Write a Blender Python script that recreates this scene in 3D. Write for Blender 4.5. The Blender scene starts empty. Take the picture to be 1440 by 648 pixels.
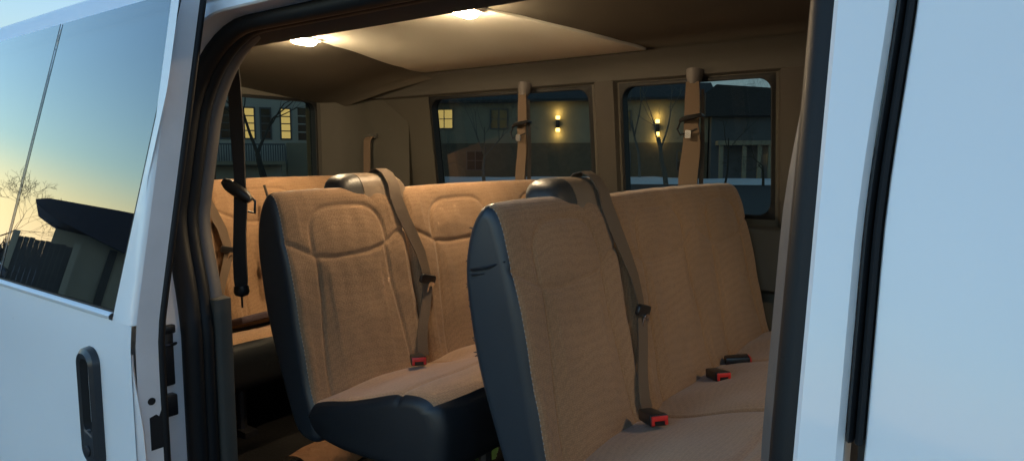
import bpy, bmesh, math, random
from mathutils import Vector, Matrix, noise
random.seed(7)
R = math.radians
sc = bpy.context.scene
col = sc.collection

# ------------------------------------------------------------------ helpers
def smoothstep(a, b, x):
    t = min(1, max(0, (x - a) / (b - a)))
    return t * t * (3 - 2 * t)

class MB:
    """collects vertices and faces for ONE mesh object"""
    def __init__(s):
        s.v = []; s.f = []
    def add(s, verts, faces):
        o = len(s.v); s.v += [tuple(p) for p in verts]
        s.f += [tuple(i + o for i in f) for f in faces]
    def grid(s, rows, close_u=False, close_v=False):
        n = len(rows); m = len(rows[0])
        vs = [p for r in rows for p in r]; fs = []
        for i in range(n - (0 if close_u else 1)):
            for j in range(m - (0 if close_v else 1)):
                a = i * m + j; b = i * m + (j + 1) % m
                c = ((i + 1) % n) * m + (j + 1) % m; d = ((i + 1) % n) * m + j
                fs.append((a, b, c, d))
        s.add(vs, fs)
    def box(s, c, size, rot=None):
        x, y, z = [d / 2 for d in size]
        vs = [Vector(p) for p in ((-x,-y,-z),(x,-y,-z),(x,y,-z),(-x,y,-z),(-x,-y,z),(x,-y,z),(x,y,z),(-x,y,z))]
        if rot is not None: vs = [rot @ p for p in vs]
        vs = [p + Vector(c) for p in vs]
        s.add(vs, [(0,3,2,1),(4,5,6,7),(0,1,5,4),(1,2,6,5),(2,3,7,6),(3,0,4,7)])
    def tube(s, pts, radii, n=8, caps=True, flat=None):
        pts = [Vector(p) for p in pts]
        if not isinstance(radii, (list, tuple)): radii = [radii] * len(pts)
        rows = []; prev = None
        for i, p in enumerate(pts):
            t = (pts[min(i + 1, len(pts) - 1)] - pts[max(i - 1, 0)]).normalized()
            if prev is None:
                a = Vector((0, 0, 1)) if abs(t.z) < .9 else Vector((1, 0, 0))
                u = t.cross(a).normalized()
            else:
                u = (prev - t * prev.dot(t)).normalized()
            prev = u; w = t.cross(u)
            rows.append([p + (u * math.cos(k * 2 * math.pi / n) + w * math.sin(k * 2 * math.pi / n)) * radii[i] for k in range(n)])
        o = len(s.v)
        s.grid(rows, close_v=True)
        if caps:
            s.f.append(tuple(o + k for k in range(n))[::-1])
            e = o + (len(pts) - 1) * n
            s.f.append(tuple(e + k for k in range(n)))
    def ribbon(s, pts, widths, wdir, thick=.002):
        """a strap: pts centre line, wdir width direction(s)"""
        pts = [Vector(p) for p in pts]
        if not isinstance(widths, (list, tuple)): widths = [widths] * len(pts)
        rows = []
        for i, p in enumerate(pts):
            w = Vector(wdir[i] if isinstance(wdir, list) else wdir).normalized()
            t = (pts[min(i + 1, len(pts) - 1)] - pts[max(i - 1, 0)]).normalized()
            nn = t.cross(w).normalized() * thick / 2
            h = w * widths[i] / 2
            rows.append([p - h - nn, p - h*.5 - nn*1.0, p + h*.5 - nn, p + h - nn, p + h + nn, p + h*.5 + nn, p - h*.5 + nn, p - h + nn])
        o = len(s.v)
        s.grid(rows, close_v=True)
        s.f.append(tuple(o + k for k in range(8))[::-1])
        e = o + (len(pts) - 1) * 8
        s.f.append(tuple(e + k for k in range(8)))
    def prism(s, poly, d0, d1, frame):
        """poly in (a,b); frame(a,b,d)->point"""
        n = len(poly)
        vs = [frame(a, b, d0) for a, b in poly] + [frame(a, b, d1) for a, b in poly]
        fs = [tuple(range(n))[::-1], tuple(range(n, 2 * n))] + [(i, (i + 1) % n, n + (i + 1) % n, n + i) for i in range(n)]
        s.add(vs, fs)
    def build(s, name, mat, parent=None, smooth=False, bevel=0, seg=2, angle=40):
        me = bpy.data.meshes.new(name)
        me.from_pydata(s.v, [], s.f)
        bm = bmesh.new(); bm.from_mesh(me)
        bmesh.ops.recalc_face_normals(bm, faces=bm.faces)
        if bevel:
            ed = [e for e in bm.edges if len(e.link_faces) == 2 and e.calc_face_angle(0) > R(30)]
            bmesh.ops.bevel(bm, geom=ed, offset=bevel, segments=seg, affect='EDGES', profile=.5)
        bm.to_mesh(me); bm.free()
        if smooth or bevel:
            for p in me.polygons: p.use_smooth = True
            try: me.set_sharp_from_angle(angle=R(angle))
            except Exception: pass
        me.materials.append(mat)
        o = bpy.data.objects.new(name, me); col.objects.link(o)
        if parent is not None: o.parent = parent
        return o

def empty(name, loc=(0, 0, 0), rz=0):
    o = bpy.data.objects.new(name, None); col.objects.link(o)
    o.location = loc; o.rotation_euler = (0, 0, rz); o.empty_display_size = .2
    return o
def tag(o, label=None, cat=None, group=None, kind=None):
    if label: o['label'] = label
    if cat: o['category'] = cat
    if group: o['group'] = group
    if kind: o['kind'] = kind
    return o
def copy_tree(o, parent=None):
    c = o.copy(); col.objects.link(c)
    if parent is not None: c.parent = parent
    for ch in list(o.children): copy_tree(ch, c)
    return c
def rrect(x0, x1, z0, z1, r, n=6):
    """rounded rectangle, counter clockwise, list of (x,z)"""
    out = []
    for cx, cz, a0 in ((x1 - r, z1 - r, 0), (x0 + r, z1 - r, 90), (x0 + r, z0 + r, 180), (x1 - r, z0 + r, 270)):
        for k in range(n + 1):
            a = R(a0 + 90 * k / n); out.append((cx + r * math.cos(a), cz + r * math.sin(a)))
    return out

# ------------------------------------------------------------------ materials
def mat(name, base, rough=.6, metal=0, coat=0, var=0, vscale=8, bump=0, bscale=60, spec=.5, emit=None, estr=0, sheen=0, detail=4):
    m = bpy.data.materials.new(name); m.use_nodes = True
    nt = m.node_tree; b = nt.nodes['Principled BSDF']
    b.inputs['Base Color'].default_value = (*base, 1); b.inputs['Roughness'].default_value = rough
    b.inputs['Metallic'].default_value = metal; b.inputs['Coat Weight'].default_value = coat
    b.inputs['Coat Roughness'].default_value = .06
    b.inputs['Specular IOR Level'].default_value = spec
    b.inputs['Sheen Weight'].default_value = sheen
    if emit: b.inputs['Emission Color'].default_value = (*emit, 1); b.inputs['Emission Strength'].default_value = estr
    if var or bump:
        tc = nt.nodes.new('ShaderNodeTexCoord')
    if var:
        n = nt.nodes.new('ShaderNodeTexNoise'); n.inputs['Scale'].default_value = vscale; n.inputs['Detail'].default_value = detail
        nt.links.new(tc.outputs['Object'], n.inputs['Vector'])
        mx = nt.nodes.new('ShaderNodeMix'); mx.data_type = 'RGBA'
        mx.inputs[6].default_value = (*[c * (1 - var) for c in base], 1); mx.inputs[7].default_value = (*[min(1, c * (1 + var)) for c in base], 1)
        nt.links.new(n.outputs['Fac'], mx.inputs[0]); nt.links.new(mx.outputs[2], b.inputs['Base Color'])
    if bump:
        n2 = nt.nodes.new('ShaderNodeTexNoise'); n2.inputs['Scale'].default_value = bscale; n2.inputs['Detail'].default_value = 3
        nt.links.new(tc.outputs['Object'], n2.inputs['Vector'])
        bp = nt.nodes.new('ShaderNodeBump'); bp.inputs['Strength'].default_value = bump; bp.inputs['Distance'].default_value = .01
        nt.links.new(n2.outputs['Fac'], bp.inputs['Height']); nt.links.new(bp.outputs['Normal'], b.inputs['Normal'])
    return m

def fabric_mat(name, base):
    m = bpy.data.materials.new(name); m.use_nodes = True
    nt = m.node_tree; b = nt.nodes['Principled BSDF']; L = nt.links.new
    b.inputs['Roughness'].default_value = .95; b.inputs['Sheen Weight'].default_value = .25; b.inputs['Specular IOR Level'].default_value = .15
    tc = nt.nodes.new('ShaderNodeTexCoord')
    # woven honeycomb: small cells, offset per row
    mp = nt.nodes.new('ShaderNodeMapping'); mp.inputs['Scale'].default_value = (1, 1.0, 1.35); L(tc.outputs['Object'], mp.inputs['Vector'])
    vo = nt.nodes.new('ShaderNodeTexVoronoi'); vo.inputs['Scale'].default_value = 180; vo.inputs['Randomness'].default_value = .45
    L(mp.outputs[0], vo.inputs['Vector'])
    no = nt.nodes.new('ShaderNodeTexNoise'); no.inputs['Scale'].default_value = 4; no.inputs['Detail'].default_value = 7; L(tc.outputs['Object'], no.inputs['Vector'])
    fi = nt.nodes.new('ShaderNodeTexNoise'); fi.inputs['Scale'].default_value = 420; fi.inputs['Detail'].default_value = 2; L(tc.outputs['Object'], fi.inputs['Vector'])
    r1 = nt.nodes.new('ShaderNodeMix'); r1.data_type = 'RGBA'
    r1.inputs[6].default_value = (*[c * .66 for c in base], 1); r1.inputs[7].default_value = (*[c * 1.26 for c in base], 1); L(no.outputs['Fac'], r1.inputs[0])
    cr = nt.nodes.new('ShaderNodeMapRange'); cr.inputs[1].default_value = .0; cr.inputs[2].default_value = .75; cr.inputs[3].default_value = 1.1; cr.inputs[4].default_value = .72
    L(vo.outputs['Distance'], cr.inputs[0])
    r2 = nt.nodes.new('ShaderNodeMix'); r2.data_type = 'RGBA'; r2.blend_type = 'MULTIPLY'; r2.inputs[0].default_value = 1
    L(r1.outputs[2], r2.inputs[6]); L(cr.outputs[0], r2.inputs[7]); L(r2.outputs[2], b.inputs['Base Color'])
    ad = nt.nodes.new('ShaderNodeMath'); ad.operation = 'MULTIPLY_ADD'; ad.inputs[1].default_value = .35; L(fi.outputs['Fac'], ad.inputs[0])
    sb = nt.nodes.new('ShaderNodeMath'); sb.operation = 'SUBTRACT'; sb.inputs[0].default_value = 1; L(vo.outputs['Distance'], sb.inputs[1])
    L(sb.outputs[0], ad.inputs[2])
    bp = nt.nodes.new('ShaderNodeBump'); bp.inputs['Strength'].default_value = .2; bp.inputs['Distance'].default_value = .003
    L(ad.outputs[0], bp.inputs['Height']); L(bp.outputs['Normal'], b.inputs['Normal'])
    return m

def glass_mat(name, tint, refl=1.0, rough=0.0, ior=1.5):
    m = bpy.data.materials.new(name); m.use_nodes = True
    nt = m.node_tree; nt.nodes.clear(); L = nt.links.new
    out = nt.nodes.new('ShaderNodeOutputMaterial'); mx = nt.nodes.new('ShaderNodeMixShader')
    tr = nt.nodes.new('ShaderNodeBsdfTransparent'); tr.inputs[0].default_value = (*tint, 1)
    gl = nt.nodes.new('ShaderNodeBsdfGlossy'); gl.inputs['Roughness'].default_value = rough; gl.inputs[0].default_value = (1, 1, 1, 1)
    fr = nt.nodes.new('ShaderNodeFresnel'); fr.inputs[0].default_value = ior
    mu = nt.nodes.new('ShaderNodeMath'); mu.operation = 'MULTIPLY'; mu.use_clamp = True; mu.inputs[1].default_value = refl
    L(fr.outputs[0], mu.inputs[0]); L(mu.outputs[0], mx.inputs[0]); L(tr.outputs[0], mx.inputs[1]); L(gl.outputs[0], mx.inputs[2]); L(mx.outputs[0], out.inputs[0])
    return m

M = {}
M['paint'] = mat('white_paint', (.80, .82, .83), .35, coat=.35, var=.03, vscale=3)
def chips(m, scale=11, thr=.045):
    nt = m.node_tree; b = nt.nodes['Principled BSDF']; L = nt.links.new
    src = b.inputs['Base Color'].links[0].from_socket
    tc = nt.nodes.new('ShaderNodeTexCoord'); vo = nt.nodes.new('ShaderNodeTexVoronoi'); vo.inputs['Scale'].default_value = scale
    no = nt.nodes.new('ShaderNodeTexNoise'); no.inputs['Scale'].default_value = 70
    ad = nt.nodes.new('ShaderNodeVectorMath'); ad.operation = 'MULTIPLY_ADD'; ad.inputs[1].default_value = (.012, .012, .012)
    L(tc.outputs['Object'], no.inputs['Vector']); L(no.outputs['Color'], ad.inputs[0]); L(tc.outputs['Object'], ad.inputs[2]); L(ad.outputs[0], vo.inputs['Vector'])
    sep = nt.nodes.new('ShaderNodeSeparateColor'); L(vo.outputs['Color'], sep.inputs[0])
    rare = nt.nodes.new('ShaderNodeMath'); rare.operation = 'GREATER_THAN'; rare.inputs[1].default_value = .72; L(sep.outputs[0], rare.inputs[0])
    siz = nt.nodes.new('ShaderNodeMath'); siz.operation = 'MULTIPLY'; siz.inputs[1].default_value = thr; L(sep.outputs[1], siz.inputs[0])
    lt = nt.nodes.new('ShaderNodeMath'); lt.operation = 'LESS_THAN'; L(vo.outputs['Distance'], lt.inputs[0]); L(siz.outputs[0], lt.inputs[1])
    mu = nt.nodes.new('ShaderNodeMath'); mu.operation = 'MULTIPLY'; L(rare.outputs[0], mu.inputs[0]); L(lt.outputs[0], mu.inputs[1])
    mx = nt.nodes.new('ShaderNodeMix'); mx.data_type = 'RGBA'; mx.inputs[7].default_value = (.16, .12, .10, 1)
    L(mu.outputs[0], mx.inputs[0]); L(src, mx.inputs[6]); L(mx.outputs[2], b.inputs['Base Color'])
    # faint orange peel and smears in the gloss
    n2 = nt.nodes.new('ShaderNodeTexNoise'); n2.inputs['Scale'].default_value = 4; n2.inputs['Detail'].default_value = 6; L(tc.outputs['Object'], n2.inputs['Vector'])
    mr = nt.nodes.new('ShaderNodeMapRange'); mr.inputs[3].default_value = .22; mr.inputs[4].default_value = .55; L(n2.outputs['Fac'], mr.inputs[0]); L(mr.outputs[0], b.inputs['Roughness'])
chips(M['paint'])
M['jamb'] = mat('jamb_paint', (.79, .77, .765), .5, var=.16, vscale=9, detail=8)
chips(M['jamb'], 16, .12)
M['rubber'] = mat('black_rubber', (.009, .010, .0115), .55, spec=.3, bump=.03, bscale=120)
M['black'] = mat('black_plastic', (.015, .016, .018), .35, bump=.05, bscale=200)
M['bezel'] = mat('handle_bezel', (.03, .032, .035), .32, var=.2, vscale=40)
M['void'] = mat('dark_recess', (.008, .008, .009), .6)
M['fabric'] = fabric_mat('tan_fabric', (.37, .225, .125))
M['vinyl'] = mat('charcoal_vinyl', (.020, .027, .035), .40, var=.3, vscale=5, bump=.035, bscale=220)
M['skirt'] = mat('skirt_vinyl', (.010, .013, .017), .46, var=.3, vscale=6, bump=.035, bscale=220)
M['podvinyl'] = mat('pod_vinyl', (.045, .043, .042), .42, bump=.1, bscale=160)
M['plastic'] = mat('tan_plastic', (.20, .145, .10), .45, var=.08, vscale=10)
M['belt'] = mat('tan_webbing', (.135, .092, .060), .75, bump=.3, bscale=500)
M['darkbelt'] = mat('dark_webbing', (.03, .026, .024), .8, bump=.3, bscale=500)
M['trim'] = mat('taupe_trim', (.062, .059, .049), .7, var=.08, vscale=5, bump=.08, bscale=260)
M['pillartrim'] = mat('pillar_trim_vinyl', (.040, .035, .029), .65, var=.1, vscale=6, bump=.06, bscale=260)
M['uppertrim'] = mat('grey_upper_trim', (.065, .063, .056), .75, var=.08, vscale=5, bump=.08, bscale=260)
M['greytrim'] = mat('grey_trim', (.12, .11, .105), .6, var=.1, vscale=8, bump=.08, bscale=260)
M['headliner'] = mat('lit_headliner_cloth', (.84, .84, .75), .95, var=.06, vscale=3, bump=.15, bscale=350, spec=.1)  # lit copy of the cloth: lamp brightness put into the colour
M['shadedliner'] = mat('shaded_headliner_cloth', (.13, .12, .10), .95, var=.06, vscale=3, bump=.15, bscale=350, spec=.1)  # dark copy of the cloth: shade of the unlit ceiling put into the colour
M['floor'] = mat('rubber_floor', (.009, .009, .009), .8, var=.3, vscale=9, bump=.2, bscale=90, spec=.12)
M['metal'] = mat('bare_metal', (.55, .55, .56), .3, metal=1)
M['darkmetal'] = mat('dark_metal', (.05, .05, .055), .4, metal=.6)
M['red'] = mat('red_plastic', (.62, .03, .025), .4)
M['fray'] = mat('frayed_thread', (.07, .06, .055), .9)
M['stitch'] = mat('stitch_thread', (.3, .25, .2), .8)
M['lens'] = mat('lamp_lens', (.9, .8, .6), .5, emit=(1, .73, .43), estr=20)
M['glass'] = glass_mat('tinted_glass', (.23, .25, .20), .13)
M['doorglass'] = glass_mat('privacy_glass', (.05, .055, .06), 2.1)
M['clearglass'] = glass_mat('clear_glass', (.8, .85, .85), 1.0)
M['asphalt'] = mat('asphalt', (.05, .05, .052), .85, var=.3, vscale=2, bump=.4, bscale=40)
M['earth'] = mat('winter_ground', (.10, .09, .07), .95, var=.4, vscale=.25, bump=.4, bscale=10)
M['snow'] = mat('snow', (.78, .8, .84), .8, var=.06, vscale=.7, bump=.3, bscale=3)
M['brick'] = mat('dark_brick', (.12, .10, .075), .9, var=.3, vscale=3)
M['stucco'] = mat('tan_stucco', (.26, .235, .18), .9, var=.15, vscale=1.5)
M['darksiding'] = mat('dark_siding', (.10, .11, .13), .85, var=.2, vscale=1)
M['roofing'] = mat('shingles', (.045, .045, .05), .9, var=.35, vscale=6)
M['palewall'] = mat('pale_siding', (.44, .44, .42), .85, var=.12, vscale=1)
M['yellowwall'] = mat('tan_siding', (.34, .31, .2), .9, var=.12, vscale=2)
M['darkboards'] = mat('dark_boards', (.07, .065, .05), .9, var=.3, vscale=4)
M['whitetrim'] = mat('white_trim', (.75, .75, .76), .6)
M['bark'] = mat('bark', (.05, .042, .036), .95, var=.4, vscale=12)
M['barkpale'] = mat('pale_bark', (.15, .14, .13), .95, var=.4, vscale=12)
M['darkpane'] = mat('dark_pane', (.02, .025, .03), .08)
M['litpane'] = mat('lit_pane', (.4, .3, .15), .6, emit=(1, .66, .22), estr=.065)
M['lantern'] = mat('lantern_glow', (.8, .6, .3), .6, emit=(1, .62, .19), estr=.65)
M['paper'] = mat('brown_paper', (.30, .15, .07), .85, var=.25, vscale=20, bump=.5, bscale=50)
M['paperwhite'] = mat('white_paper', (.7, .62, .5), .8)
M['green'] = mat('green_wrapper', (.10, .22, .07), .5, var=.3, vscale=30)
M['orange'] = mat('orange_scrap', (.5, .2, .08), .7)
M['silver'] = mat('silver_plate', (.6, .6, .62), .25, metal=1)
M['hedge'] = mat('winter_scrub', (.06, .05, .04), .95, var=.5, vscale=6)
M['carpaint'] = mat('dark_car_paint', (.02, .022, .027), .3, coat=.7)

# ------------------------------------------------------------------ world, sun, camera
w = bpy.data.worlds.new("World"); sc.world = w; w.use_nodes = True
nt = w.node_tree; bg = nt.nodes['Background']
sky = nt.nodes.new('ShaderNodeTexSky'); sky.sky_type = 'NISHITA'; sky.sun_disc = False
SUN_AZ = -112.0; SUN_EL = -1.5
sky.sun_elevation = R(SUN_EL); sky.sun_rotation = R(90 - SUN_AZ)
sky.ozone_density = 2.0; sky.dust_density = .3; sky.air_density = 1.0; sky.altitude = 200
tint = nt.nodes.new('ShaderNodeMix'); tint.data_type = 'RGBA'; tint.blend_type = 'MULTIPLY'; tint.inputs[0].default_value = 1
tint.inputs[7].default_value = (.75, 1.02, .96, 1)
nt.links.new(sky.outputs[0], tint.inputs[6])
# dusk blue settles on the horizon away from the sunset
tcw = nt.nodes.new('ShaderNodeTexCoord'); sepw = nt.nodes.new('ShaderNodeSeparateXYZ'); nt.links.new(tcw.outputs['Generated'], sepw.inputs[0])
dt = nt.nodes.new('ShaderNodeVectorMath'); dt.operation = 'DOT_PRODUCT'; dt.inputs[1].default_value = (math.cos(R(SUN_AZ)), math.sin(R(SUN_AZ)), 0); nt.links.new(tcw.outputs['Generated'], dt.inputs[0])
m1 = nt.nodes.new('ShaderNodeMapRange'); m1.interpolation_type = 'SMOOTHSTEP'; m1.inputs[1].default_value = .25; m1.inputs[2].default_value = -.35; nt.links.new(dt.outputs['Value'], m1.inputs[0])
m2 = nt.nodes.new('ShaderNodeMapRange'); m2.interpolation_type = 'SMOOTHSTEP'; m2.inputs[1].default_value = .55; m2.inputs[2].default_value = .0; nt.links.new(sepw.outputs['Z'], m2.inputs[0])
mm = nt.nodes.new('ShaderNodeMath'); mm.operation = 'MULTIPLY'; nt.links.new(m1.outputs[0], mm.inputs[0]); nt.links.new(m2.outputs[0], mm.inputs[1])
mxw = nt.nodes.new('ShaderNodeMix'); mxw.data_type = 'RGBA'; mxw.inputs[7].default_value = (.135, .21, .29, 1)
nt.links.new(mm.outputs[0], mxw.inputs[0]); nt.links.new(tint.outputs[2], mxw.inputs[6]); 
m3 = nt.nodes.new('ShaderNodeMapRange'); m3.interpolation_type = 'SMOOTHSTEP'; m3.inputs[1].default_value = .14; m3.inputs[2].default_value = .01; m3.inputs[4].default_value = .85; nt.links.new(sepw.outputs['Z'], m3.inputs[0])
m4 = nt.nodes.new('ShaderNodeMapRange'); m4.interpolation_type = 'SMOOTHSTEP'; m4.inputs[1].default_value = .1; m4.inputs[2].default_value = .5; nt.links.new(dt.outputs['Value'], m4.inputs[0])
m5 = nt.nodes.new('ShaderNodeMath'); m5.operation = 'MULTIPLY'; nt.links.new(m3.outputs[0], m5.inputs[0]); nt.links.new(m4.outputs[0], m5.inputs[1])
mxp = nt.nodes.new('ShaderNodeMix'); mxp.data_type = 'RGBA'; mxp.inputs[7].default_value = (.66, .53, .31, 1)
nt.links.new(m5.outputs[0], mxp.inputs[0]); nt.links.new(mxw.outputs[2], mxp.inputs[6]); nt.links.new(mxp.outputs[2], bg.inputs[0]); bg.inputs[1].default_value = .15
sl = bpy.data.lights.new('sun', 'SUN'); sl.energy = .002; sl.angle = R(.5); sl.color = (1, .75, .5)
so = bpy.data.objects.new('sun', sl); col.objects.link(so)
sd = Vector((math.cos(R(SUN_AZ)) * math.cos(R(SUN_EL)), math.sin(R(SUN_AZ)) * math.cos(R(SUN_EL)), math.sin(R(SUN_EL))))
so.rotation_euler = sd.to_track_quat('Z', 'Y').to_euler(); so.location = sd * 50

cam = bpy.data.cameras.new('camera'); co = bpy.data.objects.new('camera', cam); col.objects.link(co)
cam.sensor_width = 36; cam.lens = 950 / 1440 * 36; cam.clip_start = .02; cam.clip_end = 5000
co.matrix_world = Matrix(((.8039, -.0635, .5913, 0), (.5947, .0858, -.7993, -.72), (0, .9943, .1068, 1.62), (0, 0, 0, 1)))
sc.camera = co
vs = sc.view_settings; vs.view_transform = 'Standard'; vs.look = 'None'; vs.gamma = 1; vs.use_curve_mapping = False
vs.exposure = 4.80
sc.cycles.use_denoising = True
sc.cycles.max_bounces = 10; sc.cycles.diffuse_bounces = 5; sc.cycles.transparent_max_bounces = 12
sc.cycles.sample_clamp_indirect = 4

# ================================================================== THE VAN
van = empty('passenger_van', (0, 0, 0))
tag(van, 'white passenger van seen through its open sliding side door, warm dome lamps lit', 'van')
TILT = .185
def ysk(z):                     # outer skin of the door side
    t = z - 1.25
    return TILT * (math.sqrt(t * t + .0009) + t) / 2
FZ = .60                        # cabin floor
def yf(z):                      # inner face of the far side
    return 1.935 - .125 * max(0, z - 1.3)

# ---- opening outline (x,z) : up the rear jamb, along the header, down the front jamb
def jx(z):                      # rear jamb leans forward under the beltline
    return -1.655 + .125 * smoothstep(1.50, 1.20, z)
def opening_path():
    p = []
    r, rf_ = .24, .10           # the rear top corner is the rounder one
    ztop = 1.945; xf = -.165
    for k in range(40):
        z = .5 + (ztop - r - .5) * k / 39; p.append((jx(z), z))
    x0 = jx(ztop - r)
    for k in range(1, 10):
        a = R(180 - 90 * k / 9); p.append((x0 + r + r * math.cos(a), ztop - r + r * math.sin(a)))
    for k in range(1, 20):
        p.append((x0 + r + (xf - rf_ - x0 - r) * k / 20, ztop))
    for k in range(0, 10):
        a = R(90 - 90 * k / 9); p.append((xf - rf_ + rf_ * math.cos(a), ztop - rf_ + rf_ * math.sin(a)))
    for k in range(1, 40):
        z = ztop - rf_ + (.5 - ztop + rf_) * k / 39; p.append((xf, z))
    return p
OP = opening_path()
def sweep_opening(section, rear_scale=None):
    """section: list of (inset towards the opening centre, depth inward from the skin)"""
    rows = []
    n = len(OP)
    for i, (x, z) in enumerate(OP):
        a = OP[max(0, i - 1)]; b = OP[min(n - 1, i + 1)]
        t = Vector((b[0] - a[0], b[1] - a[1])).normalized()
        nx, nz = t.y, -t.x          # right of travel = towards the opening centre
        f = 1 + .22 * smoothstep(56, 76, i) if rear_scale is None else 1
        rows.append([(x + nx * s * f, ysk(z + nz * s * f) + d, z + nz * s * f) for s, d in section])
    return rows

# body side, exterior: rear of the opening, header above, pillar in front of it
bs = MB()
zz = [.45 + k * .05 for k in range(17)] + [1.29 + .04 * k for k in range(18)]
zz = sorted(set(round(z, 3) for z in zz if z <= 1.985))
rows = []
# rear quarter: from the jamb edge back to the tail, butts the jamb strip
half = [i for i, (x, z) in enumerate(OP) if i <= 39]
rows = [[(x, ysk(z), z) for x, z in [OP[i] for i in half]], [(-2.42, ysk(OP[i][1]), OP[i][1]) for i in half], [(-3.22, ysk(OP[i][1]) + .03, OP[i][1]) for i in half]]
bs.grid(rows)
# pillar between the opening and the front door
def gx(z): return -.0125 + .0150 * smoothstep(1.52, 1.86, z)      # the gap leans forward a little at the top
PX1 = -.110
front = [i for i, (x, z) in enumerate(OP) if i >= 77]
bs.grid([[(OP[i][0], ysk(OP[i][1]), OP[i][1]) for i in front], [(PX1 - .006 + gx(OP[i][1]), ysk(OP[i][1]) - .000, OP[i][1]) for i in front], [(PX1 + gx(OP[i][1]), ysk(OP[i][1]) + .006, OP[i][1]) for i in front], [(PX1 + gx(OP[i][1]), ysk(OP[i][1]) + .05, OP[i][1]) for i in front]])
zt_ = [OP[77][1] + (1.985 - OP[77][1]) * k / 4 for k in range(5)]
bs.grid([[(-.165, ysk(z), z) for z in zt_], [(PX1 - .006 + gx(z), ysk(z), z) for z in zt_], [(PX1 + gx(z), ysk(z) + .006, z) for z in zt_], [(PX1 + gx(z), ysk(z) + .05, z) for z in zt_]])
# header strip over the opening, up to the drip rail
top = list(range(39, 78))
bs.grid([[(OP[i][0], ysk(OP[i][1]), OP[i][1]) for i in top], [(OP[i][0], ysk(1.985), 1.985) for i in top]])
bs.grid([[(-3.22, ysk(z) + .03, z) for z in (OP[39][1], 1.985)], [(OP[half[-1]][0], ysk(z), z) for z in (OP[39][1], 1.985)]])
bs.build('body_side', M['paint'], van, smooth=True)
# painted flange that turns inward around the opening
jb = MB(); jb.grid(sweep_opening([(-.000, .0), (.004, .004), (.006, .02), (.006, .075)]))
jb.build('door_jamb', M['jamb'], van, smooth=True)
# rubber seal: fat D profile with a lip
sl_ = []
for k in range(9):
    a = R(-70 + 200 * k / 8); sl_.append((.012 + .026 * math.cos(R(90) - a) * 1.0, .085 + .030 * -math.cos(a)))
sealsec = [(.006, .052), (.020, .050), (.032, .058), (.038, .072), (.036, .086), (.028, .092), (.034, .098), (.036, .110), (.026, .122), (.006, .124)]
sb_ = MB(); sb_.grid(sweep_opening(sealsec)); sb_.build('door_seal', M['rubber'], van, smooth=True, angle=60)
tr_ = MB(); tr_.grid(sweep_opening([(.004, .118), (.018, .124), (.024, .132), (.024, .146), (.014, .160), (-.05, .165)]))
tr_.build('opening_trim', M['greytrim'], van, smooth=True)
# lower trim panel inside the rear jamb with its small ledge
lt = MB()
lz = [.55, .8, 1.0, 1.15, 1.24, 1.285]
lt.grid([[(-1.54 + a, .122 + d, z) for z in lz] for a, d in ((.0, 0.0), (.034, .004), (.042, .014), (.042, .044), (-.02, .055))])
lt.add([(-1.54 + a, .122 + d, 1.285) for a, d in ((.0, 0.0), (.034, .004), (.042, .014), (.042, .044), (-.02, .055))], [(0, 1, 2, 3, 4)])
lt.build('lower_jamb_trim', M['trim'], van, bevel=.003)
# latch hardware in the jamb
lh = MB()
lh.box((-1.520, .012, 1.17), (.02, .034, .13)); lh.box((-1.517, .004, 1.06), (.026, .05, .05)); lh.box((-1.515, .02, 1.235), (.016, .028, .02))
lh.tube([(-1.515, -.002, 1.20), (-1.507, .02, 1.20), (-1.515, .038, 1.20)], .004, 6)
lh.build('door_striker', M['black'], van, bevel=.004)

# front door (closed) ----------------------------------------------------
fd = MB()
FX0 = -.090
def door_skin(mb, x0, x1, zs, off, edge=.006):
    rows = []
    for x, dy in ((x0, .05), (x0, edge), (x0 + edge * .3, edge * .3), (x0 + edge, 0), ((x0 + x1) / 2, 0), (x1, 0)):
        rows.append([(x + (gx(z) if x < x0 + .05 else 0), off + ysk(z) + dy, z) for z in zs])
    mb.grid(rows)
fz = [.45 + .05 * k for k in range(31)] + [1.975]
door_skin(fd, FX0, .13, fz, -.006)
fz2 = [z for z in fz if z <= 1.29]
fd.grid([[(.13, -.006 + ysk(z), z) for z in fz2], [(1.15, -.006 + ysk(z), z) for z in fz2]])
fd.grid([[(.13, -.006 + ysk(z), z) for z in (1.92, 1.975)], [(1.15, -.006 + ysk(z), z) for z in (1.92, 1.975)]])
fdo = fd.build('front_door', M['paint'], van, smooth=True)
g = MB(); g.grid([[(.128, .002 + ysk(z), z) for z in (1.285, 1.6, 1.925)], [(1.15, .002 + ysk(z), z) for z in (1.285, 1.6, 1.925)]])
g.build('window', M['glass'], fdo, smooth=True)
gap = MB()
gz = [1.334 + .02 * k for k in range(34)]
gap.grid([[(gx(z) + PX1 + .002, ysk(z) + .022, z) for z in gz], [(gx(z) + PX1 + .0025, ysk(z) - .002, z) for z in gz], [(gx(z) + PX1 + .0055, ysk(z) - .007, z) for z in gz], [(gx(z) + PX1 + .0088, ysk(z) - .003, z) for z in gz], [(gx(z) + PX1 + .0092, ysk(z) + .022, z) for z in gz]])
gap.grid([[(gx(z) + PX1 + .0106, ysk(z) + .022, z) for z in gz], [(gx(z) + PX1 + .011, ysk(z) - .004, z) for z in gz], [(gx(z) + PX1 + .0145, ysk(z) - .008, z) for z in gz], [(gx(z) + PX1 + .0180, ysk(z) - .004, z) for z in gz], [(gx(z) + PX1 + .0184, ysk(z) + .022, z) for z in gz]])
gap.build('weatherstrip', M['rubber'], fdo, smooth=True)
gv = MB(); gv.box((PX1 + .010, .035, .9), (.022, .01, .9)); gv.build('door_gap_shade', M['void'], van)  # near-black strip, the shade inside the gap given as colour

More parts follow.
